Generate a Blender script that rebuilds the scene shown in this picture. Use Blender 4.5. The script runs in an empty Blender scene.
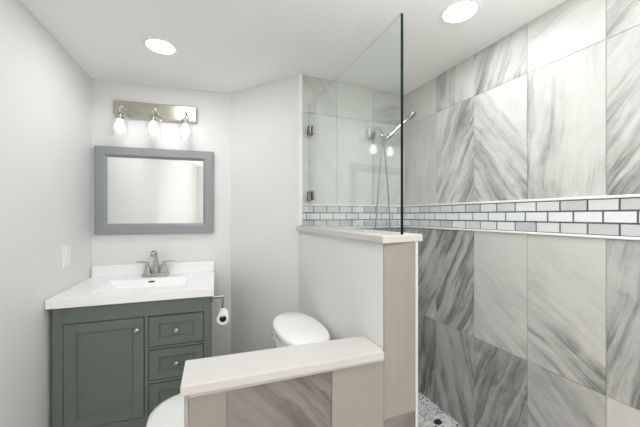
import bpy, bmesh, math, random
from mathutils import Vector, Matrix

random.seed(7)
S = bpy.context.scene
COL = S.collection
PI = math.pi
ZC = 1.27                      # eye height; the ceiling is .93 above it
CEIL = ZC + .93

# ------------------------------------------------------------------ camera
F_PX = 292.0
cam_data = bpy.data.cameras.new('camera')
cam = bpy.data.objects.new('camera', cam_data)
COL.objects.link(cam)
cam.location = (0, 0, ZC)
cam.rotation_euler = (PI / 2, 0, -math.atan(121 / F_PX))
cam_data.sensor_width = 36
cam_data.lens = F_PX / 640 * 36
cam_data.shift_y = 2 / 640
cam_data.clip_start = .02
S.camera = cam

# ------------------------------------------------------------------ world, exposure
w = bpy.data.worlds.new('world')
S.world = w
w.use_nodes = True
w.node_tree.nodes['Background'].inputs[0].default_value = (1.0, .93, .86, 1)
w.node_tree.nodes['Background'].inputs[1].default_value = 1.05
S.view_settings.view_transform = 'Standard'
S.view_settings.look = 'None'
S.view_settings.gamma = 1
S.view_settings.exposure = .42
S.cycles.max_bounces = 16
S.cycles.diffuse_bounces = 10
S.cycles.transparent_max_bounces = 24
S.cycles.caustics_reflective = False
S.cycles.caustics_refractive = False
S.cycles.sample_clamp_indirect = 6
S.cycles.use_denoising = True

LAMP_POWER = 2.7               # each recessed ceiling light, W
BULB_STRENGTH = 3.6

# unseen lamp added to brighten the ceiling, standing in for a bounced flash
fl = bpy.data.lights.new('added_bounce_fill', 'SPOT')
fl.energy = 190; fl.spot_size = math.radians(140); fl.spot_blend = 1; fl.shadow_soft_size = .05; fl.color = (.97, .985, 1)
flo = bpy.data.objects.new('added_bounce_fill', fl); COL.objects.link(flo)
flo.location = (.45, -.15, 1.25); flo.rotation_euler = (PI + .15, 0, 0)

# ------------------------------------------------------------------ materials
def new_mat(name):
    m = bpy.data.materials.new(name)
    m.use_nodes = True
    nt = m.node_tree
    return m, nt, nt.nodes['Principled BSDF']

def link(nt, a, b): nt.links.new(a, b)

def simple(name, col, rough=.5, metal=0.0, vary=.03, scale=14, bump=0.0, coat=0.0):
    m, nt, p = new_mat(name)
    tc = nt.nodes.new('ShaderNodeTexCoord')
    n = nt.nodes.new('ShaderNodeTexNoise')
    n.inputs['Scale'].default_value = scale
    n.inputs['Detail'].default_value = 4
    link(nt, tc.outputs['Object'], n.inputs['Vector'])
    mx = nt.nodes.new('ShaderNodeMix'); mx.data_type = 'RGBA'
    mx.inputs[6].default_value = tuple(c * (1 - vary) for c in col) + (1,)
    mx.inputs[7].default_value = tuple(min(1, c * (1 + vary)) for c in col) + (1,)
    link(nt, n.outputs['Fac'], mx.inputs[0])
    link(nt, mx.outputs[2], p.inputs['Base Color'])
    p.inputs['Roughness'].default_value = rough
    p.inputs['Metallic'].default_value = metal
    p.inputs['Coat Weight'].default_value = coat
    if bump:
        b = nt.nodes.new('ShaderNodeBump')
        b.inputs['Strength'].default_value = bump
        b.inputs['Distance'].default_value = .002
        n2 = nt.nodes.new('ShaderNodeTexNoise'); n2.inputs['Scale'].default_value = 260
        link(nt, tc.outputs['Object'], n2.inputs['Vector'])
        link(nt, n2.outputs['Fac'], b.inputs['Height'])
        link(nt, b.outputs[0], p.inputs['Normal'])
    return m

def emitter(name, col, strength):
    m, nt, p = new_mat(name)
    p.inputs['Base Color'].default_value = (.9, .9, .9, 1)
    p.inputs['Emission Color'].default_value = col + (1,)
    p.inputs['Emission Strength'].default_value = strength
    return m

def clear_glass(name, tint, ior=1.5, rough=0.0):
    m, nt, p = new_mat(name)
    nt.nodes.remove(p)
    out = nt.nodes['Material Output']
    t = nt.nodes.new('ShaderNodeBsdfTransparent'); t.inputs[0].default_value = tint + (1,)
    g = nt.nodes.new('ShaderNodeBsdfGlossy'); g.inputs['Roughness'].default_value = rough
    g.inputs['Color'].default_value = (.97, 1, .99, 1)
    fr = nt.nodes.new('ShaderNodeFresnel')       # the same reflection from either face of a pane
    geo = nt.nodes.new('ShaderNodeNewGeometry')
    mr = nt.nodes.new('ShaderNodeMapRange'); mr.inputs[3].default_value = ior; mr.inputs[4].default_value = 1 / ior
    link(nt, geo.outputs['Backfacing'], mr.inputs[0]); link(nt, mr.outputs[0], fr.inputs[0])
    mix = nt.nodes.new('ShaderNodeMixShader')
    link(nt, fr.outputs[0], mix.inputs[0]); link(nt, t.outputs[0], mix.inputs[1]); link(nt, g.outputs[0], mix.inputs[2])
    link(nt, mix.outputs[0], out.inputs[0])
    return m

def marble(name, light, mid, dark, rough=.32):
    """Streaked stone-look porcelain; UV = along/across the streaks, vertex colour R = how strongly veined, G = tone."""
    m, nt, p = new_mat(name)
    N = nt.nodes
    uv = N.new('ShaderNodeUVMap'); uv.uv_map = 'vein'
    at = N.new('ShaderNodeVertexColor'); at.layer_name = 'veining'
    sep = N.new('ShaderNodeSeparateColor'); link(nt, at.outputs[0], sep.inputs[0])
    # the veins wander: the pattern space is bent by a slow noise
    wn_ = N.new('ShaderNodeTexNoise'); wn_.noise_dimensions = '2D'; wn_.inputs['Scale'].default_value = 3.2; wn_.inputs['Detail'].default_value = 3
    link(nt, uv.outputs[0], wn_.inputs['Vector'])
    vs_ = N.new('ShaderNodeVectorMath'); vs_.operation = 'SUBTRACT'; vs_.inputs[1].default_value = (.5, .5, .5); link(nt, wn_.outputs['Color'], vs_.inputs[0])
    vm_ = N.new('ShaderNodeVectorMath'); vm_.operation = 'MULTIPLY_ADD'; vm_.inputs[1].default_value = (.10, .05, 0)
    link(nt, vs_.outputs[0], vm_.inputs[0]); link(nt, uv.outputs[0], vm_.inputs[2])
    def noise(sx, sy, detail, dist, rough_=.55):
        mp = N.new('ShaderNodeMapping'); mp.inputs['Scale'].default_value = (sx, sy, 1)
        link(nt, vm_.outputs[0], mp.inputs[0])
        n = N.new('ShaderNodeTexNoise'); n.noise_dimensions = '2D'
        n.inputs['Scale'].default_value = 1; n.inputs['Detail'].default_value = detail
        n.inputs['Distortion'].default_value = dist; n.inputs['Roughness'].default_value = rough_
        link(nt, mp.outputs[0], n.inputs['Vector'])
        return n.outputs['Fac']
    def ramp(src, a, b):
        r = N.new('ShaderNodeMapRange'); r.interpolation_type = 'SMOOTHSTEP'
        r.inputs[1].default_value = a; r.inputs[2].default_value = b
        link(nt, src, r.inputs[0]); return r.outputs[0]
    def math_(op, a, b=None, clamp=False):
        x = N.new('ShaderNodeMath'); x.operation = op; x.use_clamp = clamp
        for i, s in enumerate((a, b)):
            if s is None: continue
            if isinstance(s, (int, float)): x.inputs[i].default_value = s
            else: link(nt, s, x.inputs[i])
        return x.outputs[0]
    def mix(f, a, b):
        x = N.new('ShaderNodeMix'); x.data_type = 'RGBA'
        link(nt, f, x.inputs[0])
        for i, s in ((6, a), (7, b)):
            if isinstance(s, tuple): x.inputs[i].default_value = s + (1,)
            else: link(nt, s, x.inputs[i])
        return x.outputs[2]
    broad = ramp(noise(1.5, 15, 4, .35), .36, .64)
    fine = ramp(noise(2.2, 44, 7, .5, .68), .44, .64)
    cloud = ramp(noise(5, 10, 7, .9, .65), .36, .68)
    spots = ramp(noise(26, 60, 5, .4, .7), .52, .74)
    patch = ramp(noise(2.5, 5, 4, .6, .6), .33, .62)
    R = math_('MULTIPLY', sep.outputs[0], math_('ADD', math_('MULTIPLY', patch, math_('SUBTRACT', 1.25, sep.outputs[0])), math_('MULTIPLY', sep.outputs[0], .95)), True)
    f1 = math_('MULTIPLY', math_('ADD', math_('MULTIPLY', broad, .85), math_('MULTIPLY', cloud, .45)), R, True)
    f2 = math_('MULTIPLY', math_('MULTIPLY', fine, math_('ADD', math_('MULTIPLY', broad, .8), .2)), R, True)
    f3 = math_('MULTIPLY', spots, math_('MULTIPLY', f1, .55), True)
    c = mix(math_('MULTIPLY', cloud, .35), light, tuple(x * .88 for x in light))
    c = mix(f1, c, mid)
    c = mix(math_('MULTIPLY', f2, .95, True), c, dark)
    c = mix(f3, c, tuple(x * .8 for x in dark))
    tone = N.new('ShaderNodeMix'); tone.data_type = 'RGBA'; tone.blend_type = 'MULTIPLY'
    tone.inputs[0].default_value = 1
    link(nt, c, tone.inputs[6])
    cmb = N.new('ShaderNodeCombineColor')
    for i in range(3): link(nt, sep.outputs[1], cmb.inputs[i])
    link(nt, cmb.outputs[0], tone.inputs[7])
    link(nt, tone.outputs[2], p.inputs['Base Color'])
    p.inputs['Roughness'].default_value = rough
    p.inputs['Specular IOR Level'].default_value = .35
    b = N.new('ShaderNodeBump'); b.inputs['Strength'].default_value = .08; b.inputs['Distance'].default_value = .001
    link(nt, fine, b.inputs['Height']); link(nt, b.outputs[0], p.inputs['Normal'])
    return m

def pebble_floor(name):
    m, nt, p = new_mat(name)
    N = nt.nodes
    tc = N.new('ShaderNodeTexCoord')
    v = N.new('ShaderNodeTexVoronoi'); v.inputs['Scale'].default_value = 62
    e = N.new('ShaderNodeTexVoronoi'); e.feature = 'DISTANCE_TO_EDGE'; e.inputs['Scale'].default_value = 62
    link(nt, tc.outputs['Object'], v.inputs['Vector']); link(nt, tc.outputs['Object'], e.inputs['Vector'])
    sep = N.new('ShaderNodeSeparateColor'); link(nt, v.outputs['Color'], sep.inputs[0])
    r = N.new('ShaderNodeValToRGB'); r.color_ramp.interpolation = 'CONSTANT'
    els = r.color_ramp.elements
    els[0].position = 0; els[0].color = (.03, .03, .032, 1)
    els[1].position = .07; els[1].color = (.34, .37, .41, 1)
    for pos, c in ((.2, (.56, .60, .65)), (.42, (.72, .74, .77)), (.62, (.84, .84, .83)), (.9, (.42, .42, .42))):
        x = els.new(pos); x.color = c + (1,)
    link(nt, sep.outputs[0], r.inputs[0])
    g = N.new('ShaderNodeMapRange'); g.inputs[1].default_value = .04; g.inputs[2].default_value = .09
    link(nt, e.outputs['Distance'], g.inputs[0])
    mx = N.new('ShaderNodeMix'); mx.data_type = 'RGBA'
    mx.inputs[6].default_value = (.74, .74, .72, 1)
    link(nt, g.outputs[0], mx.inputs[0]); link(nt, r.outputs[0], mx.inputs[7])
    link(nt, mx.outputs[2], p.inputs['Base Color'])
    b = N.new('ShaderNodeBump'); b.inputs['Strength'].default_value = .4; b.inputs['Distance'].default_value = .003
    link(nt, g.outputs[0], b.inputs['Height']); link(nt, b.outputs[0], p.inputs['Normal'])
    p.inputs['Roughness'].default_value = .4
    return m

def wood_floor(name):
    m, nt, p = new_mat(name)
    N = nt.nodes
    tc = N.new('ShaderNodeTexCoord')
    mp = N.new('ShaderNodeMapping'); mp.inputs['Scale'].default_value = (1, 1, 1)
    link(nt, tc.outputs['Object'], mp.inputs[0])
    br = N.new('ShaderNodeTexBrick')
    br.inputs['Color1'].default_value = (.62, .585, .53, 1); br.inputs['Color2'].default_value = (.57, .535, .485, 1)
    br.inputs['Mortar'].default_value = (.2, .16, .12, 1); br.inputs['Scale'].default_value = 1
    br.inputs['Mortar Size'].default_value = .002
    br.inputs['Brick Width'].default_value = 1.2; br.inputs['Row Height'].default_value = .15
    link(nt, mp.outputs[0], br.inputs['Vector'])
    link(nt, br.outputs['Color'], p.inputs['Base Color'])
    p.inputs['Roughness'].default_value = .4
    return m

M = {}
M['paint'] = simple('wall_paint', (.735, .735, .728), .55, vary=.012, scale=3, bump=.05)
M['ceiling'] = simple('ceiling_paint', (.90, .90, .895), .7, vary=.01, scale=2)
M['white_trim'] = simple('white_trim', (.88, .88, .87), .35, vary=.01)
M['grout'] = simple('grout', (.60, .59, .57), .8)
M['mosaic_grout'] = simple('mosaic_grout', (.115, .13, .135), .7, vary=.6, scale=18)
M['tile'] = marble('marble_tile', (.66, .66, .635), (.345, .347, .325), (.16, .162, .145), .5)
M['shaded_tile'] = marble('shaded_tile', (.325, .302, .270), (.25, .235, .205), (.12, .11, .09), .4)  # the grey marble tile with dim warm front light put into its colour
M['mosaic'] = marble('mosaic_stone', (.78, .80, .81), (.52, .55, .57), (.34, .36, .38), .2)
M['cap'] = simple('cap_solid_surface', (.56, .545, .515), .4, vary=.015)
M['cultured'] = simple('white_cultured_marble', (.88, .88, .885), .16, vary=.01)
M['china'] = simple('white_china', (.86, .86, .855), .12, vary=.005, coat=.3)
M['cabinet'] = simple('green_grey_cabinet_paint', (.122, .148, .130), .38, vary=.03)
M['dark_gap'] = simple('gap_shade_dark', (.03, .035, .035), .8)
M['nickel'] = simple('brushed_nickel', (.45, .432, .40), .27, 1.0, vary=.05, scale=60)
M['plate_nickel'] = simple('satin_nickel_plate', (.60, .575, .52), .22, 1.0, vary=.04, scale=40)
M['bronze'] = simple('dark_brushed_metal', (.30, .28, .24), .35, 1.0, vary=.05)
M['edge_shaded'] = simple('shaded_edge_trim', (.36, .355, .34), .5)  # this trim lies in shadow; the shade is put into its grey
M['chrome'] = simple('chrome', (.70, .70, .69), .12, 1.0, vary=.01)
M['hose'] = simple('steel_hose', (.42, .42, .42), .38, 1.0, vary=.1, scale=120)
M['frame'] = simple('grey_metallic_frame_paint', (.285, .297, .312), .42, .1, vary=.02)
M['mirror'] = simple('mirror_silver', (.93, .945, .94), .0, 1.0, vary=0)
M['plastic'] = simple('white_plastic', (.84, .84, .83), .3, vary=.005)
M['paper'] = simple('tissue_paper', (.87, .865, .85), .9, vary=.015, scale=60, bump=.2)
M['card'] = simple('brown_card', (.16, .10, .06), .9)
M['black'] = simple('black_stone', (.012, .012, .013), .3)
M['pebble'] = pebble_floor('pebble_mosaic')
M['floor'] = wood_floor('plank_floor')
M['glass'] = clear_glass('clear_panel_glass', (.955, .985, .972), 1.55)
M['glass_edge'] = simple('green_black_glass_edge', (.003, .012, .010), .35)
M['glass_edge'].node_tree.nodes['Principled BSDF'].inputs['Specular IOR Level'].default_value = .12
M['glass_rim'] = clear_glass('pale_green_glass_rim', (.80, .86, .84), 1.5)
M['shade'] = clear_glass('clear_shade_glass', (.975, .98, .98), 1.42)
M['lens'] = emitter('lamp_lens', (1.0, .995, .98), 9.0)
M['bulb'] = emitter('bulb_glow', (1.0, .985, .96), BULB_STRENGTH)

# ------------------------------------------------------------------ mesh helpers (all points in metres, world)
ORIGIN = {}
def obj(name, bm, m, parent=None, smooth=False, bevel=0.0, seg=2, origin=None):
    """Link a bmesh as ONE mesh object; its points are moved into its parent's space."""
    bmesh.ops.recalc_face_normals(bm, faces=bm.faces)
    if parent is not None: o0 = ORIGIN[parent.name]
    elif origin is not None: o0 = Vector(origin)
    else: o0 = Vector((0, 0, 0))
    for v in bm.verts: v.co -= o0
    me = bpy.data.meshes.new(name)
    bm.to_mesh(me); bm.free()
    mats = m if isinstance(m, (list, tuple)) else [m]
    for x in mats: me.materials.append(x)
    if smooth:
        for f in me.polygons: f.use_smooth = True
    o = bpy.data.objects.new(name, me)
    COL.objects.link(o)
    if parent is not None: o.parent = parent
    elif origin is not None: o.location = o0
    ORIGIN[o.name] = o0
    if bevel:
        b = o.modifiers.new('bevel', 'BEVEL'); b.width = bevel; b.segments = seg
        b.limit_method = 'ANGLE'; b.angle_limit = math.radians(35)
        b.harden_normals = False
    return o

def tag(o, label, cat, group=None):
    o['label'] = label; o['category'] = cat
    if group: o['group'] = group
    return o

def thing(name, loc, label, cat, group=None):
    o = bpy.data.objects.new(name, None)
    o.empty_display_size = .05
    COL.objects.link(o); o.location = loc
    ORIGIN[o.name] = Vector(loc)
    return tag(o, label, cat, group)

def struct(name, bm, m, **k):
    o = obj(name, bm, m, **k); o['kind'] = 'structure'; return o

def box(bm, x0, x1, y0, y1, z0, z1):
    return prism(bm, [(x0, y0), (x1, y0), (x1, y1), (x0, y1)], z0, z1)

def prism(bm, pts, z0, z1, top=None):
    """A plan outline raised from z0 to z1 (top = another outline for the top)."""
    a = [bm.verts.new((p[0], p[1], z0)) for p in pts]
    b = [bm.verts.new((p[0], p[1], z1)) for p in (top or pts)]
    n = len(pts)
    bm.faces.new(a[::-1]); bm.faces.new(b)
    for i in range(n): bm.faces.new((a[i], a[(i + 1) % n], b[(i + 1) % n], b[i]))
    return a + b

def loft(bm, rings, cap=True):
    vs = [[bm.verts.new(p) for p in r] for r in rings]
    n = len(vs[0])
    for a, b in zip(vs, vs[1:]):
        for i in range(n): bm.faces.new((a[i], a[(i + 1) % n], b[(i + 1) % n], b[i]))
    if cap:
        bm.faces.new(vs[0][::-1]); bm.faces.new(vs[-1])
    return vs

def tube(bm, pts, r, n=14, cap=True):
    """A round bar along pts; r one radius or one per point."""
    pts = [Vector(p) for p in pts]
    rs = r if isinstance(r, (list, tuple)) else [r] * len(pts)
    t0 = (pts[1] - pts[0]).normalized()
    up = Vector((0, 0, 1)) if abs(t0.z) < .9 else Vector((1, 0, 0))
    u = t0.cross(up).normalized()
    rings = []
    for i, p in enumerate(pts):
        t = (pts[min(i + 1, len(pts) - 1)] - pts[max(i - 1, 0)]).normalized()
        u = (u - t * u.dot(t)).normalized(); v = t.cross(u)
        rings.append([p + (u * math.cos(a) + v * math.sin(a)) * rs[i] for a in [2 * PI * k / n for k in range(n)]])
    loft(bm, rings, cap)

def smooth_path(pts, k=8):
    """Catmull-Rom through pts."""
    P = [Vector(p) for p in pts]; P = [P[0] * 2 - P[1]] + P + [P[-1] * 2 - P[-2]]
    out = []
    for i in range(1, len(P) - 2):
        for j in range(k):
            t = j / k; a, b, c, d = P[i - 1:i + 3]
            out.append(.5 * ((2 * b) + (c - a) * t + (2 * a - 5 * b + 4 * c - d) * t * t + (3 * b - a - 3 * c + d) * t ** 3))
    return out + [P[-2]]

def lathe(bm, c, prof, n=28, axis=None):
    """prof = (radius, distance along axis) pairs around c."""
    ax = Vector(axis or (0, 0, 1)).normalized()
    u = ax.orthogonal().normalized(); v = ax.cross(u); c = Vector(c)
    rings = [[c + ax * h + (u * math.cos(a) + v * math.sin(a)) * max(r, 1e-5) for a in [2 * PI * k / n for k in range(n)]] for r, h in prof]
    loft(bm, rings)

def superellipse(cx, cy, a, b, e=2.0, n=48, bow=0.0):
    out = []
    for k in range(n):
        t = 2 * PI * k / n; c, s = math.cos(t), math.sin(t)
        out.append((cx + a * abs(c) ** (2 / e) * (1 if c >= 0 else -1), cy + b * abs(s) ** (2 / e) * (1 if s >= 0 else -1)))
    return out

B = bmesh.new

def tile_sheet(bm, o, ex, ez, nrm, tiles, thick=.004, gap=.0022, sub=6):
    """Tiles lifted off a wall plane. o = plane origin, ex/ez plan and up axes, tiles = (x0,x1,z0,z1, angle, (bl,br,tr,tl) veining, tone)."""
    uvl = bm.loops.layers.uv.get('vein') or bm.loops.layers.uv.new('vein')
    cl = bm.loops.layers.color.get('veining') or bm.loops.layers.color.new('veining')
    o, ex, ez, nrm = Vector(o), Vector(ex), Vector(ez), Vector(nrm)
    for x0, x1, z0, z1, ang, s, tone in tiles:
        x0 += gap / 2; x1 -= gap / 2; z0 += gap / 2; z1 -= gap / 2
        off = (random.uniform(0, 40), random.uniform(0, 40))
        ca, sa = math.cos(ang), math.sin(ang)
        info = {}
        def vert(i, j, d):
            a, b = i / sub, j / sub
            x, z = x0 + (x1 - x0) * a, z0 + (z1 - z0) * b
            v = bm.verts.new(o + ex * x + ez * z + nrm * d)
            k = s[0] * (1 - a) * (1 - b) + s[1] * a * (1 - b) + s[2] * a * b + s[3] * (1 - a) * b
            info[v] = ((x * ca + z * sa + off[0], -x * sa + z * ca + off[1]), k)
            return v
        g = [[vert(i, j, thick) for j in range(sub + 1)] for i in range(sub + 1)]
        fs = [bm.faces.new((g[i][j], g[i + 1][j], g[i + 1][j + 1], g[i][j + 1])) for i in range(sub) for j in range(sub)]
        rim = [g[i][0] for i in range(sub)] + [g[sub][j] for j in range(sub)] + [g[i][sub] for i in range(sub, 0, -1)] + [g[0][j] for j in range(sub, 0, -1)]
        back = []
        for v in rim:
            q = bm.verts.new(v.co - nrm * thick); info[q] = info[v]; back.append(q)
        for i in range(len(rim)):
            j = (i + 1) % len(rim)
            fs.append(bm.faces.new((rim[i], back[i], back[j], rim[j])))
        for f in fs:
            for l in f.loops:
                (l[uvl].uv, k) = info[l.vert]
                l[cl] = (min(1, max(0, k)), tone, 0, 1)

def R_(d): return math.radians(d)

# ------------------------------------------------------------------ the room
BK0, BK1 = Vector((-.674, 2.425)), Vector((.224, 2.307))    # the vanity wall, slightly skewed
wdir = (BK1 - BK0).normalized()
wn = Vector((wdir.y, -wdir.x))                                # into the room
DG1 = Vector((.605, 1.825))                                   # the slanting wall ends here
SHX, SHY = 1.46, 1.825                                        # shower side wall and end wall
PX0, PX1 = .605, .752                                         # the half-height partition
PFY = .868

bm = B(); box(bm, -1.6, 2.0, -1.6, 2.7, -.06, 0)
struct('floor', bm, M['floor'])
bm = B(); box(bm, PX1, SHX, .93, SHY, 0, .006)
struct('floor_shower', bm, M['pebble'])
bm = B(); box(bm, -1.6, 2.0, -1.6, 2.7, CEIL, CEIL + .06)
struct('ceiling', bm, M['ceiling'])

LW0, LW1 = Vector((-.742, 1.15)), BK0
bm = B(); prism(bm, [LW0, LW1, (LW1.x - .1, LW1.y + .1), (-1.05, LW1.y + .1), (-1.05, LW0.y)], 0, CEIL)
struct('wall_left', bm, M['paint'])
bm = B(); box(bm, -1.10, -1.0, -1.3, LW0.y, 0, CEIL)
struct('wall_left_rear', bm, M['paint'])
bm = B(); prism(bm, [BK0, BK1, BK1 - wn * .1, BK0 - wn * .1], 0, CEIL)
struct('wall_back', bm, M['paint'])
ddir = (DG1 - BK1).normalized(); dn = Vector((-ddir.y, ddir.x))
bm = B(); prism(bm, [BK1, DG1, DG1 + dn * .1, BK1 + dn * .1], 0, CEIL)
struct('wall_diagonal', bm, M['paint'])
bm = B(); box(bm, SHX + .02, SHX + .12, -1.3, .03, 0, CEIL)
struct('wall_right_front', bm, M['paint'])
# behind the camera: a wall with a wide doorway to the lit hall
bm = B()
box(bm, -1.05, -.55, -1.4, -1.3, 0, CEIL); box(bm, .65, SHX + .12, -1.4, -1.3, 0, CEIL); box(bm, -.55, .65, -1.4, -1.3, 2.05, CEIL)
struct('wall_rear', bm, M['paint'])

# shower side wall and end wall: grout bed, tiles, mosaic band between white liners
Z1, ZB1, ZB0, Z2 = ZC + .685, ZC + .066, ZC - .078, ZC - .70
LIN = .011
YJ = [SHY, 1.502, 1.212, .917, .622, .327, .032]
bm = B(); box(bm, SHX + .004, SHX + .104, .03, SHY + .1, 0, CEIL)
wr = struct('wall_right', bm, M['grout'])
# each entry: streak angle in the wall plane (x runs towards the camera), veining at bl, br, tr, tl, tone
def rows(cols, joints, sgn):
    out = []
    zs = ((Z1, CEIL - .004), (ZB1 + LIN, Z1), (Z2, ZB0 - LIN), (.008, Z2))
    for i, (a, b) in enumerate(zip(joints, joints[1:])):
        for (z0, z1), (ang, s, tone) in zip(zs, cols[i]):
            out.append((sgn * a, sgn * b, z0, z1, R_(ang), s, tone))
    return out
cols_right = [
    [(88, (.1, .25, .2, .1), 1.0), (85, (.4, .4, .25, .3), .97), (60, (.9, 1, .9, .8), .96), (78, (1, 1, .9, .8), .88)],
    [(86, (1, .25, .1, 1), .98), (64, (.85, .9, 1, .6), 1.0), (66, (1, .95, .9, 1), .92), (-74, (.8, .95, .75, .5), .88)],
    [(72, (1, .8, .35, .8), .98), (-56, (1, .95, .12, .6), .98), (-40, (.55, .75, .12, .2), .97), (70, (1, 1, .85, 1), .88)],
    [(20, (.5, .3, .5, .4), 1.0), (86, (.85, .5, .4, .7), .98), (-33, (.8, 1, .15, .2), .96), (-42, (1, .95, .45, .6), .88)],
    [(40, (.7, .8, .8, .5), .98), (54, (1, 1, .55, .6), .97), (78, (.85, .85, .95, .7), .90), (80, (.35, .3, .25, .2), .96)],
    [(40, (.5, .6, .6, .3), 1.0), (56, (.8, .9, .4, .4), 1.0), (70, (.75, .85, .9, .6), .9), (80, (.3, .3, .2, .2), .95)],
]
bm = B()
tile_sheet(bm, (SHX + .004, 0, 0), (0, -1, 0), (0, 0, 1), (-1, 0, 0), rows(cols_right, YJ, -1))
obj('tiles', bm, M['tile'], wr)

bm = B(); box(bm, DG1.x, SHX + .1, SHY + .004, SHY + .104, 0, CEIL)
we = struct('wall_shower_end', bm, M['grout'])
XJ = [.629, .882, 1.177, SHX]
cols_end = [
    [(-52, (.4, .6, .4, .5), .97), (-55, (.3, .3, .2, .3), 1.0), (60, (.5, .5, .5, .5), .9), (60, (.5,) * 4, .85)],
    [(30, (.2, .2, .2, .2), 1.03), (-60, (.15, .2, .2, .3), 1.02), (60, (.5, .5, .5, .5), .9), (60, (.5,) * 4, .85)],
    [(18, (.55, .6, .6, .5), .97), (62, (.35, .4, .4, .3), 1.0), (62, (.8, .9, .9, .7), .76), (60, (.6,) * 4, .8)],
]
bm = B()
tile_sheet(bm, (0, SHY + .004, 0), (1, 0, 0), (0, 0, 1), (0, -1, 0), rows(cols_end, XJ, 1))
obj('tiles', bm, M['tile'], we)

def mosaic(a0, a1, shift):
    """Running-bond bricks between a0 and a1."""
    rh = (ZB1 - ZB0) / 3; out = []; L = .098
    for r in range(3):
        z0 = ZB0 + r * rh
        x = a0 - (L * .5 if r % 2 else 0) - shift
        while x < a1:
            p, q = max(a0, x), min(a1, x + L)
            if q - p > .012:
                k = random.uniform(.05, .45)
                tone = random.uniform(1.06, 1.16) if r == 1 else random.uniform(.84, 1.0)
                out.append((p, q, z0, z0 + rh, R_(random.choice((20, 60, -40, 80))), (k, k * .6, k * .8, k), tone))
            x += L
    return out
bm = B(); box(bm, SHX - .001, SHX + .004, YJ[-1], SHY, ZB0, ZB1)
obj('mosaic_grout', bm, M['mosaic_grout'], wr)
bm = B(); tile_sheet(bm, (SHX - .001, 0, 0), (0, -1, 0), (0, 0, 1), (-1, 0, 0), mosaic(-SHY, -YJ[-1], .03), .003, .007, 2)
obj('mosaic_band', bm, M['mosaic'], wr)
bm = B()
for z in (ZB0 - LIN, ZB1): box(bm, SHX - .009, SHX + .004, YJ[-1], SHY - .009, z, z + LIN)
obj('pencil_liner', bm, M['white_trim'], wr, bevel=.003)
bm = B(); box(bm, XJ[0], SHX - .002, SHY - .001, SHY + .004, ZB0, ZB1)
obj('mosaic_grout', bm, M['mosaic_grout'], we)
bm = B(); tile_sheet(bm, (0, SHY - .001, 0), (1, 0, 0), (0, 0, 1), (0, -1, 0), mosaic(XJ[0], SHX - .004, .02), .003, .007, 2)
obj('mosaic_band', bm, M['mosaic'], we)
bm = B()
for z in (ZB0 - LIN, ZB1): box(bm, XJ[0], SHX - .01, SHY - .009, SHY + .004, z, z + LIN)
obj('pencil_liner', bm, M['white_trim'], we, bevel=.003)
bm = B(); box(bm, DG1.x, XJ[0] - .001, SHY - .012, SHY + .004, 1.205, CEIL)
struct('trim_1', bm, M['white_trim'], bevel=.002)
bm = B(); box(bm, SHX - .006, SHX + .004, YJ[-1], SHY, CEIL - .005, CEIL)
struct('trim_2', bm, M['white_trim'])

# the half-height partition that carries the glass
bm = B(); box(bm, PX0, PX1, PFY + .006, SHY + .004, 0, 1.172)
wp = struct('wall_partition', bm, M['paint'])
bm = B()
tile_sheet(bm, (0, PFY + .006, 0), (1, 0, 0), (0, 0, 1), (0, -1, 0),
           [(PX0, PX1 - .008, .545, 1.172, R_(88), (.12, .25, .45, .2), 1.0), (PX0, PX1 - .008, 0, .545, R_(30), (.8, .9, 1, .9), .9)], .006, .001)
obj('end_tiles', bm, M['shaded_tile'], wp)
bm = B(); box(bm, PX1 - .007, PX1 + .005, PFY, PFY + .02, 0, 1.172)
obj('edge_trim', bm, M['grout'], wp, bevel=.001)
bm = B()
tile_sheet(bm, (PX1, 0, 0), (0, 1, 0), (0, 0, 1), (1, 0, 0),
           [(a, b, z0, z1, R_(60), (.4, .6, .6, .4), .9) for a, b in ((.89, 1.2), (1.2, 1.51), (1.51, SHY)) for z0, z1 in ((.008, .57), (.57, 1.172))], .005)
obj('shower_side_tiles', bm, M['tile'], wp)
bm = B(); prism(bm, [(.586, .848), (.785, .874), (.785, SHY - .002), (.586, SHY - .002)], 1.172, 1.200)
obj('cap', bm, M['cap'], wp, bevel=.004)

# the low wall in front of the toilet
KL, KR = (-.028, .903), (PX0, PFY + .006)
bm = B(); prism(bm, [(KL[0], KL[1] + .006), (PX0, PFY + .012), (PX0, .985), (KL[0], 1.036)], 0, .769)
wk = struct('wall_low', bm, M['paint'])
kd = Vector((KR[0] - KL[0], KR[1] - .006 - KL[1], 0)); kl = kd.length; kd.normalize()
bm = B()
xs = [(0.001, .104), (.104, .436), (.436, kl)]
zz = [(.175, .755), (0, .175)]
lk = [(86, (.1, .2, .2, .1), .97), (-50, (.6, .85, .95, .6), .88), (87, (.05, .15, .15, .1), 1.02)]
tile_sheet(bm, (KL[0], KL[1] + .006, 0), kd, (0, 0, 1), (kd.y, -kd.x, 0),
           [(a, b, z0, z1, R_(g), s, t) for (a, b), (g, s, t) in zip(xs, lk) for z0, z1 in zz], .006, .002)
obj('face_tiles', bm, M['shaded_tile'], wk)
nk = Vector((kd.y, -kd.x, 0))
def kp(s, d): q = Vector((KL[0], KL[1], 0)) + kd * s + nk * d; return (q.x, q.y)
bm = B(); prism(bm, [kp(-.011, .001), kp(0.000, .001), kp(.000, -.02), kp(-.011, -.02)], 0, .769)
obj('edge_trim', bm, M['edge_shaded'], wk)
bm = B(); prism(bm, [kp(0, .003), kp(kl - .002, .003), kp(kl - .002, -.006), kp(0, -.006)], .755, .769)
obj('under_cap_liner', bm, M['cap'], wk, bevel=.002)
bm = B(); prism(bm, [(-.048, .890), (PX0 - .011, .850), (PX0 - .011, .862), (PX0 - .001, .872), (PX0 - .001, .997), (-.041, 1.050)], .769, .797)
obj('cap', bm, M['cap'], wk, bevel=.003)

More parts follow.
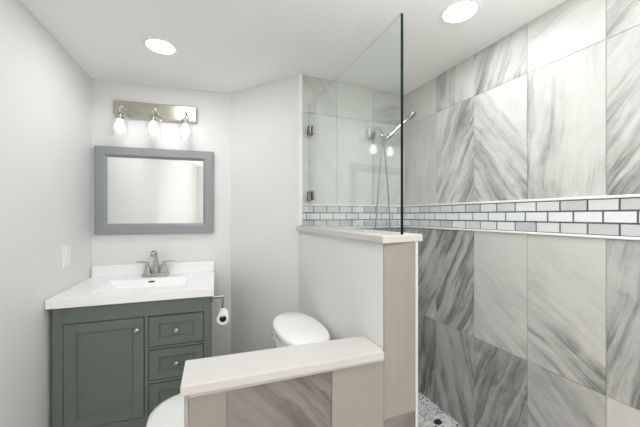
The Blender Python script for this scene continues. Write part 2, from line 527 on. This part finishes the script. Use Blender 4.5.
# a dark oval stone among the pebbles
bm = B(); prism(bm, superellipse(1.348, 1.372, .028, .021, 2, 20), .006, .010)
tag(obj('pebble', bm, M['black'], origin=(1.353, 1.367, .006), bevel=.002), 'black oval pebble set in the speckled shower floor', 'pebble')

# ------------------------------------------------------------------ vanity
BL, BR, FL, FR = Vector((-.670, 2.417)), Vector((.107, 2.316)), Vector((-.700, 1.842)), Vector((.079, 1.782))
def q(s, t):                   # s 0..1 left to right, t 0..1 wall to front
    return (BL * (1 - s) + BR * s) * (1 - t) + (FL * (1 - s) + FR * s) * t
def qbox(bm, s0, s1, t0, t1, z0, z1):
    return prism(bm, [q(s0, t1), q(s1, t1), q(s1, t0), q(s0, t0)], z0, z1)
CT, CB = .855, .806

van = thing('bathroom_vanity', (*q(.5, .5), 0), 'green-grey shaker vanity cabinet with one door and three drawers under a white sink top', 'cabinet')
CF = .955                      # t of the face frame
bm = B()
qbox(bm, .022, .045, .03, CF - .031, .09, CB - .001); qbox(bm, .953, .976, .03, CF - .031, .09, CB - .001)
qbox(bm, .046, .952, .03, .05, .09, CB - .001); qbox(bm, .046, .952, .051, CF - .052, .09, .108)
obj('carcass', bm, M['cabinet'], van)
bm = B()                       # face frame: stiles, rails, mullion, drawer rails
DS0, DS1, RS0, RS1 = .083, .541, .573, .926
qbox(bm, .022, DS0 - .004, CF - .03, CF, .0, CB - .001)
qbox(bm, RS1 + .004, .976, CF - .03, CF, .0, CB - .001)
qbox(bm, DS0 - .004, RS1 + .004, CF - .03, CF, .719, CB - .001)
qbox(bm, DS1 + .004, RS0 - .004, CF - .03, CF, .17, .719)
qbox(bm, DS0 - .004, RS1 + .004, CF - .03, CF, .09, .172)
for z in (.534, .350): qbox(bm, RS0 - .004, RS1 + .004, CF - .03, CF, z, z + .013)
obj('face_frame', bm, M['cabinet'], van, bevel=.0012)
bm = B(); qbox(bm, DS0 - .004, RS1 + .004, CF - .05, CF - .031, .172, .719)
obj('shadow_gap_back', bm, M['dark_gap'], van)  # near-black sheet, painted shade seen in the gaps round door and drawers
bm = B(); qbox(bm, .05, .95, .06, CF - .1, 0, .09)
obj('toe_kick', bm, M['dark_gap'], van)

def shaker(name, s0, s1, z0, z1, rail, stile):
    """Door or drawer front: a frame round a recessed panel."""
    bm = B()
    t0, t1, tp = CF - .03, CF + .004, CF - .018
    qbox(bm, s0, s0 + stile, t0, t1, z0, z1); qbox(bm, s1 - stile, s1, t0, t1, z0, z1)
    qbox(bm, s0 + stile, s1 - stile, t0, t1, z1 - rail, z1); qbox(bm, s0 + stile, s1 - stile, t0, t1, z0, z0 + rail)
    o = obj(name, bm, M['cabinet'], van, bevel=.0015)
    bm = B()
    a, b = s0 + stile - .001, s1 - stile + .001
    prism_pts = [q(a, tp), q(b, tp), q(b, t0), q(a, t0)]
    prism(bm, prism_pts, z0 + rail - .001, z1 - rail + .001)
    # sloped moulding round the panel
    pl = lambda s, t, z: bm.verts.new((*q(s, t), z))
    d, dz = .008, .006
    O = [pl(a, t1 - .006, z0 + rail), pl(b, t1 - .006, z0 + rail), pl(b, t1 - .006, z1 - rail), pl(a, t1 - .006, z1 - rail)]
    I = [pl(a + d, tp + .001, z0 + rail + dz), pl(b - d, tp + .001, z0 + rail + dz), pl(b - d, tp + .001, z1 - rail - dz), pl(a + d, tp + .001, z1 - rail - dz)]
    for i in range(4): bm.faces.new((O[i], O[(i + 1) % 4], I[(i + 1) % 4], I[i]))
    obj('recessed_panel', bm, M['cabinet'], o)
    return o
fdir = (FR - FL).normalized(); fn = Vector((fdir.y, -fdir.x, 0))
def knob(parent, s, z):
    bm = B(); p = q(s, CF + .002)
    lathe(bm, (p.x, p.y, z), [(.006, 0), (.005, .009), (.008, .013), (.0135, .017), (.0155, .022), (.0135, .027), (.007, .030), (.001, .0305)], 22, fn)
    obj('knob', bm, M['nickel'], parent, smooth=True)
d = shaker('door', DS0, DS1, .176, .715, .050, .066); knob(d, .503, .654)
for z0, z1 in ((.551, .713), (.367, .530), (.176, .346)):
    d = shaker('drawer', RS0, RS1, z0, z1, .043, .062); knob(d, (RS0 + RS1) / 2, (z0 + z1) / 2)

# sink top: rim, basin cut into it, splash
top = thing('washbasin', (*q(.5, .5), CB), 'white rectangular sink top with backsplash on the green-grey vanity', 'sink')
bm = B()
bs0, bs1, bt0, bt1, bz = .205, .800, .29, .86, .775
def ring(s0, s1, t0, t1, z): return [(*q(s0, t1), z), (*q(s1, t1), z), (*q(s1, t0), z), (*q(s0, t0), z)]
vs = loft(bm, [ring(.018, .982, .01, .97, CB), ring(0, 1, 0, 1, CB), ring(0, 1, 0, 1, CT), ring(bs0, bs1, bt0, bt1, CT),
               ring(bs0 + .012, bs1 - .012, bt0 + .01, bt1 - .02, CT - .012), ring(bs0 + .08, bs1 - .08, bt0 + .06, bt1 - .16, bz), ], False)
bm.faces.new(vs[-1])
bm.faces.new(vs[0][::-1])
obj('basin_top', bm, M['cultured'], top, bevel=.0035, seg=3)
bm = B(); qbox(bm, .004, .999, 0, .035, CT, .93)
obj('backsplash', bm, M['cultured'], top, bevel=.003)
bm = B()
for s in (.503,):
    a, b = q(s - .022, bt0 + .024), q(s + .022, bt0 + .024)
    ra = q(s - .022, bt0 - .01), q(s + .022, bt0 - .01)
    prism(bm, [a, b, ra[1], ra[0]], CT - .024, CT - .015)
obj('overflow_slot', bm, M['black'], top)
bm = B(); p = q(.5, .5); lathe(bm, (p.x, p.y, bz + .0003), [(.022, 0), (.022, .003), (.016, .004), (.016, .002), (.0, .002)], 24)
obj('drain', bm, M['nickel'], top, smooth=False)

# faucet
FS, FT = .512, .125
fc = q(FS, FT); z0 = CT + .0005
fau = thing('faucet', (fc.x, fc.y, z0), 'brushed nickel two-handle faucet with high spout on the white sink top', 'faucet')
fy = Vector((-wdir.y, wdir.x))        # towards the wall
def fpt(a, b, h): v = fc + wdir * a + fy * b; return Vector((v.x, v.y, z0 + h))
def frect(bm, a0, a1, b0, b1, h0, h1, g=0.0):
    prism(bm, [fpt(a0, b0, 0).xy, fpt(a1, b0, 0).xy, fpt(a1, b1, 0).xy, fpt(a0, b1, 0).xy], z0 + h0, z0 + h1,
          [fpt(a0 + g, b0 + g, 0).xy, fpt(a1 - g, b0 + g, 0).xy, fpt(a1 - g, b1 - g, 0).xy, fpt(a0 + g, b1 - g, 0).xy])
bm = B(); frect(bm, -.082, .082, -.026, .026, 0, .020, .004)
obj('base_plate', bm, M['nickel'], fau, bevel=.003)
for sg in (-1, 1):
    bm = B(); ax = .052 * sg
    def sq(h, r): return [fpt(ax - r, -r, h), fpt(ax + r, -r, h), fpt(ax + r, r, h), fpt(ax - r, r, h)]
    loft(bm, [sq(.019, .021), sq(.035, .018), sq(.060, .012), sq(.085, .0095), sq(.090, .011), sq(.094, .010)])
    h = obj('handle', bm, M['nickel'], fau, bevel=.003)
    bm = B()
    rr = [[fpt(ax + sg * x, y, z) for y, z in ((-wd, hz), (wd, hz), (wd, hz + th), (-wd, hz + th))] for x, hz, wd, th in
          ((-.012, .088, .010, .008), (.015, .090, .009, .008), (.045, .095, .008, .006), (.070, .096, .007, .004))]
    loft(bm, rr); obj('lever', bm, M['nickel'], h, bevel=.0015)
bm = B()
def sq2(b, h, r, rz, tilt=0): return None
pts = [(0, 0, .018, .021), (0, 0, .05, .0185), (0, .0, .085, .0145), (0, -.001, .125, .0115), (0, -.008, .152, .011), (0, -.028, .168, .0105), (0, -.058, .168, .0105), (0, -.085, .157, .0105), (0, -.094, .147, .0105)]
path = [fpt(a, b, h) for a, b, h, r in pts]
rings = []
for i, (p, (a, b, h, r)) in enumerate(zip(path, pts)):
    t = (path[min(i + 1, len(path) - 1)] - path[max(0, i - 1)]).normalized()
    u = Vector((wdir.x, wdir.y, 0)); v = t.cross(u).normalized()
    rings.append([p + u * r * x + v * r * .85 * y for x, y in ((-1, -1), (1, -1), (1, 1), (-1, 1))])
loft(bm, rings); obj('spout', bm, M['nickel'], fau, bevel=.004, seg=3)

# mirror
def wp_(a, d, z):              # along the vanity wall from its left end, off the wall, up
    v = BK0 + wdir * a + wn * d; return Vector((v.x, v.y, z))
def wbox(bm, a0, a1, d0, d1, z0, z1):
    prism(bm, [wp_(a0, d1, 0).xy, wp_(a1, d1, 0).xy, wp_(a1, d0, 0).xy, wp_(a0, d0, 0).xy], z0, z1)
A0, A1, MZ0, MZ1, FW = .026, .782, 1.142, 1.742, .072
mir = thing('mirror', wp_((A0 + A1) / 2, 0, MZ0), 'large rectangular mirror in a flat grey frame on the wall over the sink', 'mirror')
bm = B()
def mring(i, d): return [wp_(A0 + i, d, MZ0 + i), wp_(A1 - i, d, MZ0 + i), wp_(A1 - i, d, MZ1 - i), wp_(A0 + i, d, MZ1 - i)]
loft(bm, [mring(.0, .001), mring(0, .026), mring(.004, .030), mring(FW - .016, .030), mring(FW - .012, .024), mring(FW, .014), mring(FW, .001)], False)
obj('frame', bm, M['frame'], mir, bevel=.001)
bm = B(); wbox(bm, A0 + FW - .004, A1 - FW + .004, .003, .012, MZ0 + FW - .004, MZ1 - FW + .004)
obj('glass', bm, M['mirror'], mir)
bm = B(); i0, i1 = FW, FW + .009
loft(bm, [[wp_(A0 + i, d, MZ0 + i), wp_(A1 - i, d, MZ0 + i), wp_(A1 - i, d, MZ1 - i), wp_(A0 + i, d, MZ1 - i)] for i, d in ((FW - .002, .0125), (i1, .0128))], False)
obj('bevelled_edge', bm, M['mirror'], mir)

# vanity light
LA0, LA1, LZ0, LZ1 = .138, .668, 1.947, 2.062
vl = thing('vanity_light', wp_((LA0 + LA1) / 2, 0, LZ0), 'brushed nickel vanity light with three clear glass shades above the mirror', 'light fixture')
bm = B(); wbox(bm, LA0, LA1, .001, .028, LZ0, LZ1)
obj('back_plate', bm, M['plate_nickel'], vl, bevel=.009, seg=3)
def on_light(u, off):          # where the three lamps hang, off the wall
    return off
for a in (.208, .407, .606):
    D = .115
    c = wp_(a, D, 0)
    bm = B(); tube(bm, smooth_path([wp_(a, .027, 1.985), wp_(a, .05, 1.995), wp_(a, D - .012, 1.997), wp_(a, D, 1.978), wp_(a, D, 1.948)], 5), .0065, 12)
    arm = obj('arm', bm, M['nickel'], vl, smooth=True)
    bm = B(); lathe(bm, (c.x, c.y, 1.903), [(.013, 0), (.019, .001), (.021, .018), (.024, .022), (.024, .030), (.012, .044), (.006, .050)], 24)
    sk = obj('socket', bm, M['nickel'], vl, smooth=False, bevel=.001)
    bm = B(); lathe(bm, (c.x, c.y, 1.812), [(.002, .012), (.014, .014), (.024, .024), (.0275, .040), (.026, .055), (.021, .070), (.0165, .082), (.0155, .092)], 24)
    obj('bulb', bm, M['bulb'], vl, smooth=True)
    bm = B()
    prof = [(.050, 1.795), (.050, 1.898), (.047, 1.916), (.036, 1.926), (.024, 1.928)]
    inner = [(r - .0025, z) for r, z in prof]
    n = 36
    def circ(r, z): return [Vector((c.x + r * math.cos(2 * PI * k / n), c.y + r * math.sin(2 * PI * k / n), z)) for k in range(n)]
    loft(bm, [circ(r, z) for r, z in prof] + [circ(r, z - .002) for r, z in inner[::-1]], False)
    obj('glass_shade', bm, M['shade'], vl, smooth=True)

# recessed ceiling lights
def downlight(x, y, label):
    t = thing('recessed_light', (x, y, CEIL), label, 'ceiling light', 'recessed ceiling lights')
    bm = B(); lathe(bm, (x, y, CEIL), [(.060, 0), (.088, 0), (.088, -.003), (.080, -.006), (.070, -.006), (.068, -.001)], 44)
    obj('trim_ring', bm, M['white_trim'], t)
    bm = B(); lathe(bm, (x, y, CEIL - .0042), [(.0, .003), (.0695, .003), (.0695, 0), (.0, -.0012)], 44)
    obj('lens', bm, M['lens'], t)
    ld = bpy.data.lights.new('downlight_beam', 'AREA'); ld.shape = 'DISK'; ld.size = .13
    ld.energy = LAMP_POWER; ld.color = (.965, .985, 1); ld.spread = PI
    lo = bpy.data.objects.new('downlight_beam', ld); COL.objects.link(lo); lo.parent = t; lo.location = (0, 0, -.012)
    return t
downlight(-.194, 1.815, 'round recessed ceiling light in front of the vanity light')
downlight(1.098, .985, 'round recessed ceiling light above the shower, near the tiled wall')

# light switch on the left wall
ldir = (LW1 - LW0).normalized(); ln = Vector((ldir.y, -ldir.x))
def lp(a, d, z): v = LW0 + ldir * a + ln * d; return Vector((v.x, v.y, z))
def lbox(bm, a0, a1, d0, d1, z0, z1): prism(bm, [lp(a0, d0, 0).xy, lp(a1, d0, 0).xy, lp(a1, d1, 0).xy, lp(a0, d1, 0).xy], z0, z1)
sc_ = .918
sw = thing('light_switch', lp(sc_, 0, 1.055), 'white rocker light switch on the left wall beside the sink', 'switch')
bm = B(); lbox(bm, sc_ - .042, sc_ + .042, .0005, .008, .982, 1.106)
obj('plate', bm, M['plastic'], sw, bevel=.002)
bm = B(); prism(bm, [lp(sc_ - .017, .006, 0).xy, lp(sc_ + .017, .006, 0).xy, lp(sc_ + .017, .009, 0).xy, lp(sc_ - .017, .009, 0).xy], 1.012, 1.077,
                [lp(sc_ - .017, .006, 0).xy, lp(sc_ + .017, .006, 0).xy, lp(sc_ + .017, .013, 0).xy, lp(sc_ - .017, .013, 0).xy])
obj('rocker', bm, M['plastic'], sw, bevel=.001)

# ------------------------------------------------------------------ toilet (axis along -x, tank against the partition)
TY = 1.365
toi = thing('toilet', (.25, TY, 0), 'white two-piece toilet with closed lid behind the low wall', 'toilet')
bm = B()
def se(cx, a, b, e, z): return [(x, y, z) for x, y in superellipse(cx, TY, a, b, e, 48)]
loft(bm, [se(.17, .27, .105, 3, 0), se(.17, .265, .10, 3, .03), se(.17, .235, .088, 2.6, .10), se(.15, .235, .10, 2.5, .19), se(.12, .275, .145, 2.5, .28),
          se(.085, .27, .178, 2.5, .35), se(.07, .262, .184, 2.5, .385), se(.07, .255, .178, 2.5, .392)])
bowl = obj('bowl', bm, M['china'], toi, smooth=True)
bm = B(); loft(bm, [se(.42, .17, .15, 5, .33), se(.42, .17, .165, 5, .36), se(.43, .16, .17, 5, .40)])
obj('tank_deck', bm, M['china'], toi, smooth=False, bevel=.006)
bm = B(); loft(bm, [se(.065, .262, .186, 2.6, .393), se(.065, .266, .19, 2.6, .398), se(.065, .266, .19, 2.6, .408), se(.065, .260, .185, 2.6, .411)])
obj('seat', bm, M['plastic'], toi, smooth=False)
bm = B(); loft(bm, [se(.068, .262, .186, 2.6, .412), se(.068, .266, .19, 2.6, .416), se(.068, .264, .188, 2.6, .426), se(.068, .245, .172, 2.6, .433), se(.068, .12, .09, 2.4, .437), se(.068, .01, .01, 2, .438)])
obj('seat_lid', bm, M['plastic'], toi, smooth=True)
bm = B()
for y in (-.075, .075):
    bm = B(); tube(bm, [(.318, TY + y - .022, .418), (.318, TY + y + .022, .418)], .012, 14)
    obj('hinge', bm, M['plastic'], toi, smooth=False)
TX = .457
bm = B()
loft(bm, [se(TX + .01, .085, .165, 3.6, .395), se(TX + .005, .094, .185, 2.6, .42), se(TX, .103, .205, 2.4, .60), se(TX, .105, .209, 2.35, .690)])
obj('tank', bm, M['china'], toi, smooth=True)
bm = B()
loft(bm, [se(TX, .112, .217, 2.3, .690), se(TX, .118, .223, 2.3, .696), se(TX, .119, .225, 2.3, .716), se(TX, .116, .222, 2.3, .724), se(TX, .105, .210, 2.2, .729), se(TX, .05, .10, 2.1, .731), se(TX, .004, .008, 2, .7315)])
obj('tank_lid', bm, M['china'], toi, smooth=True)
bm = B(); tube(bm, [(TX - .088, TY + .125, .660), (TX - .106, TY + .125, .660)], .009, 14)
tube(bm, [(TX - .105, TY + .13, .660), (TX - .112, TY + .10, .657), (TX - .113, TY + .06, .652)], [.006, .006, .005], 10)
obj('flush_lever', bm, M['chrome'], toi, smooth=True)

# ------------------------------------------------------------------ tissue holder on the vanity side, and its roll
h0 = q(.976, .80)
RZ = ZC - .602
hold = thing('tissue_holder', (h0.x, h0.y, .6), 'brushed nickel tissue holder fixed to the right side of the vanity', 'tissue holder')
rd = Vector((.08, -.9968 * -1, 0)).normalized()            # the roll's axis, away from the camera
rf = Vector((.128, 1.785, RZ))                              # centre of the roll's near end
rb = rf + rd * .10
bx, by = rb.x + rd.x * .022, rb.y + rd.y * .022
bm = B(); box(bm, h0.x + .003, h0.x + .010, by - .024, by + .024, .742, .782)
obj('mounting_plate', bm, M['nickel'], hold, bevel=.002)
bm = B(); box(bm, h0.x + .0085, bx + .010, by - .008, by + .008, .756, .774)
obj('arm', bm, M['nickel'], hold, bevel=.003)
bm = B(); tube(bm, smooth_path([(bx, by, .758), (bx, by, .73), (bx, by, RZ + .035), (bx, by - .006, RZ + .014), (rb.x, rb.y, RZ + .012), tuple(rf + Vector((0, 0, .012)) - rd * .006)], 5), .006, 12)
obj('roll_bar', bm, M['nickel'], hold, smooth=True)
roll = thing('toilet_paper_roll', tuple((rf + rb) / 2 - Vector((0, 0, .034))), 'white toilet paper roll hanging beside the vanity', 'toilet paper')
n = 36; ru = Vector((rd.y, -rd.x, 0))
def rc(r, a): c = rf + rd * a; return [c + ru * (r * math.cos(2 * PI * k / n)) + Vector((0, 0, r * math.sin(2 * PI * k / n))) for k in range(n)]
bm = B(); loft(bm, [rc(.0195, 0), rc(.033, 0), rc(.034, .002), rc(.034, .098), rc(.033, .1), rc(.0195, .1), rc(.0195, 0)], False)
obj('paper', bm, M['paper'], roll, smooth=False)
bm = B(); loft(bm, [rc(.0186, .0005), rc(.0194, .0005), rc(.0194, .0995), rc(.0186, .0995), rc(.0186, .0005)], False)
obj('cardboard_core', bm, M['card'], roll)

# ------------------------------------------------------------------ shower: glass panel, arm, handset
GX, GY0, GY1, GZ0, GZ1 = .678, .862, SHY - .006, 1.2005, ZC + .732
gp = thing('glass_panel', (GX, (GY0 + GY1) / 2, GZ0), 'clear glass shower panel with green edge standing on the half wall', 'glass panel')
bm = B(); box(bm, GX - .006, GX + .006, GY0, GY1, GZ0, GZ1)
for f in bm.faces:
    c = f.calc_center_median()
    f.material_index = 0 if abs(abs(c.x - GX) - .006) < .0005 else (1 if c.y < GY0 + .001 else 2)
obj('pane', bm, [M['glass'], M['glass_edge'], M['glass_rim']], gp)
for z in (ZC + .129, ZC + .560):
    bm = B()
    box(bm, GX - .015, GX - .0062, GY1 - .045, GY1 + .0035, z - .03, z + .03)
    box(bm, GX + .0062, GX + .015, GY1 - .045, GY1 + .0035, z - .03, z + .03)
    c = obj('clamp', bm, M['bronze'], gp, bevel=.0025)
    bm = B(); lathe(bm, (GX - .015, GY1 - .03, z), [(.008, 0), (.008, .004), (.006, .005)], 16, (-1, 0, 0))
    obj('screw', bm, M['nickel'], c)

ax_, az_ = 1.160, ZC + .598
arm = thing('shower_mount', (ax_, SHY, az_), 'chrome shower arm with handset cradle on the tiled end wall', 'shower fitting')
bm = B(); box(bm, ax_ - .030, ax_ + .030, SHY - .014, SHY - .0005, az_ - .042, az_ + .042)
obj('flange', bm, M['chrome'], arm, bevel=.006, seg=3)
cx, cy = 1.168, 1.70
bm = B(); tube(bm, smooth_path([(ax_, SHY - .012, az_), (ax_, SHY - .05, az_ + .022), (ax_ + .003, SHY - .09, az_ + .012), (cx, cy + .004, az_ - .03)], 6), .010, 14)
obj('pipe', bm, M['chrome'], arm, smooth=True)
bm = B(); lathe(bm, (cx, cy, az_ - .062), [(.012, 0), (.018, .006), (.02, .018), (.018, .03), (.011, .038)], 22)
obj('diverter', bm, M['chrome'], arm, smooth=True)
hd0, hd1 = Vector((1.168, 1.665, ZC + .515)), Vector((1.336, 1.60, ZC + .682))
hdir = (hd1 - hd0).normalized()
cc = hd0 + hdir * .05
bm = B()
rings = []
side = hdir.orthogonal().normalized(); side2 = hdir.cross(side)
def hring(r, a): return [cc + hdir * a + (side * math.cos(2 * PI * k / 24) + side2 * math.sin(2 * PI * k / 24)) * r for k in range(24)]
loft(bm, [hring(.0145, -.016), hring(.0205, -.016), hring(.0205, .016), hring(.0145, .016), hring(.0145, -.016)], False)
obj('cradle', bm, M['chrome'], arm, smooth=False, bevel=.001)
bm = B(); tube(bm, [(cx, cy, az_ - .045), tuple(cc + (Vector((cx, cy, az_ - .045)) - cc).normalized() * .019)], .008, 12)
obj('cradle_arm', bm, M['chrome'], arm, smooth=True)

hs = thing('shower_handset', tuple(hd0), 'chrome hand shower with looping hose resting in its wall cradle', 'hand shower')
bm = B(); L = (hd1 - hd0).length
tube(bm, [hd0, hd0 + hdir * .02, hd0 + hdir * .06, hd0 + hdir * .13, hd0 + hdir * (L - .06), hd0 + hdir * (L - .02)], [.0105, .013, .0135, .013, .016, .014], 18)
obj('handle', bm, M['chrome'], hs, smooth=True)
bm = B(); dv = Vector((.35, -.45, -.75)); dv = (dv - hdir * dv.dot(hdir)).normalized()
hc = hd1 + hdir * .004
lathe(bm, hc - dv * .012, [(.010, 0), (.028, .004), (.034, .012), (.034, .020), (.031, .024)], 28, dv)
hd = obj('spray_head', bm, M['chrome'], hs, smooth=False, bevel=.002)
bm = B(); lathe(bm, hc + dv * .0122, [(.029, 0), (.028, .0012)], 24, dv)
obj('spray_face', bm, M['frame'], hd)
bm = B()
tube(bm, smooth_path([(cx, cy, az_ - .063), (cx, cy + .005, az_ - .12), (cx - .005, 1.72, az_ - .30), (1.15, 1.74, ZC + .0), (1.14, 1.75, ZC - .25), (1.17, 1.755, ZC - .42), (1.25, 1.75, ZC - .38),
                      (1.262, 1.74, ZC - .1), (1.235, 1.72, ZC + .15), (1.185, 1.685, ZC + .40), tuple(hd0 - hdir * .012), tuple(hd0)], 8), .0058, 12)
obj('hose', bm, M['hose'], hs, smooth=True)
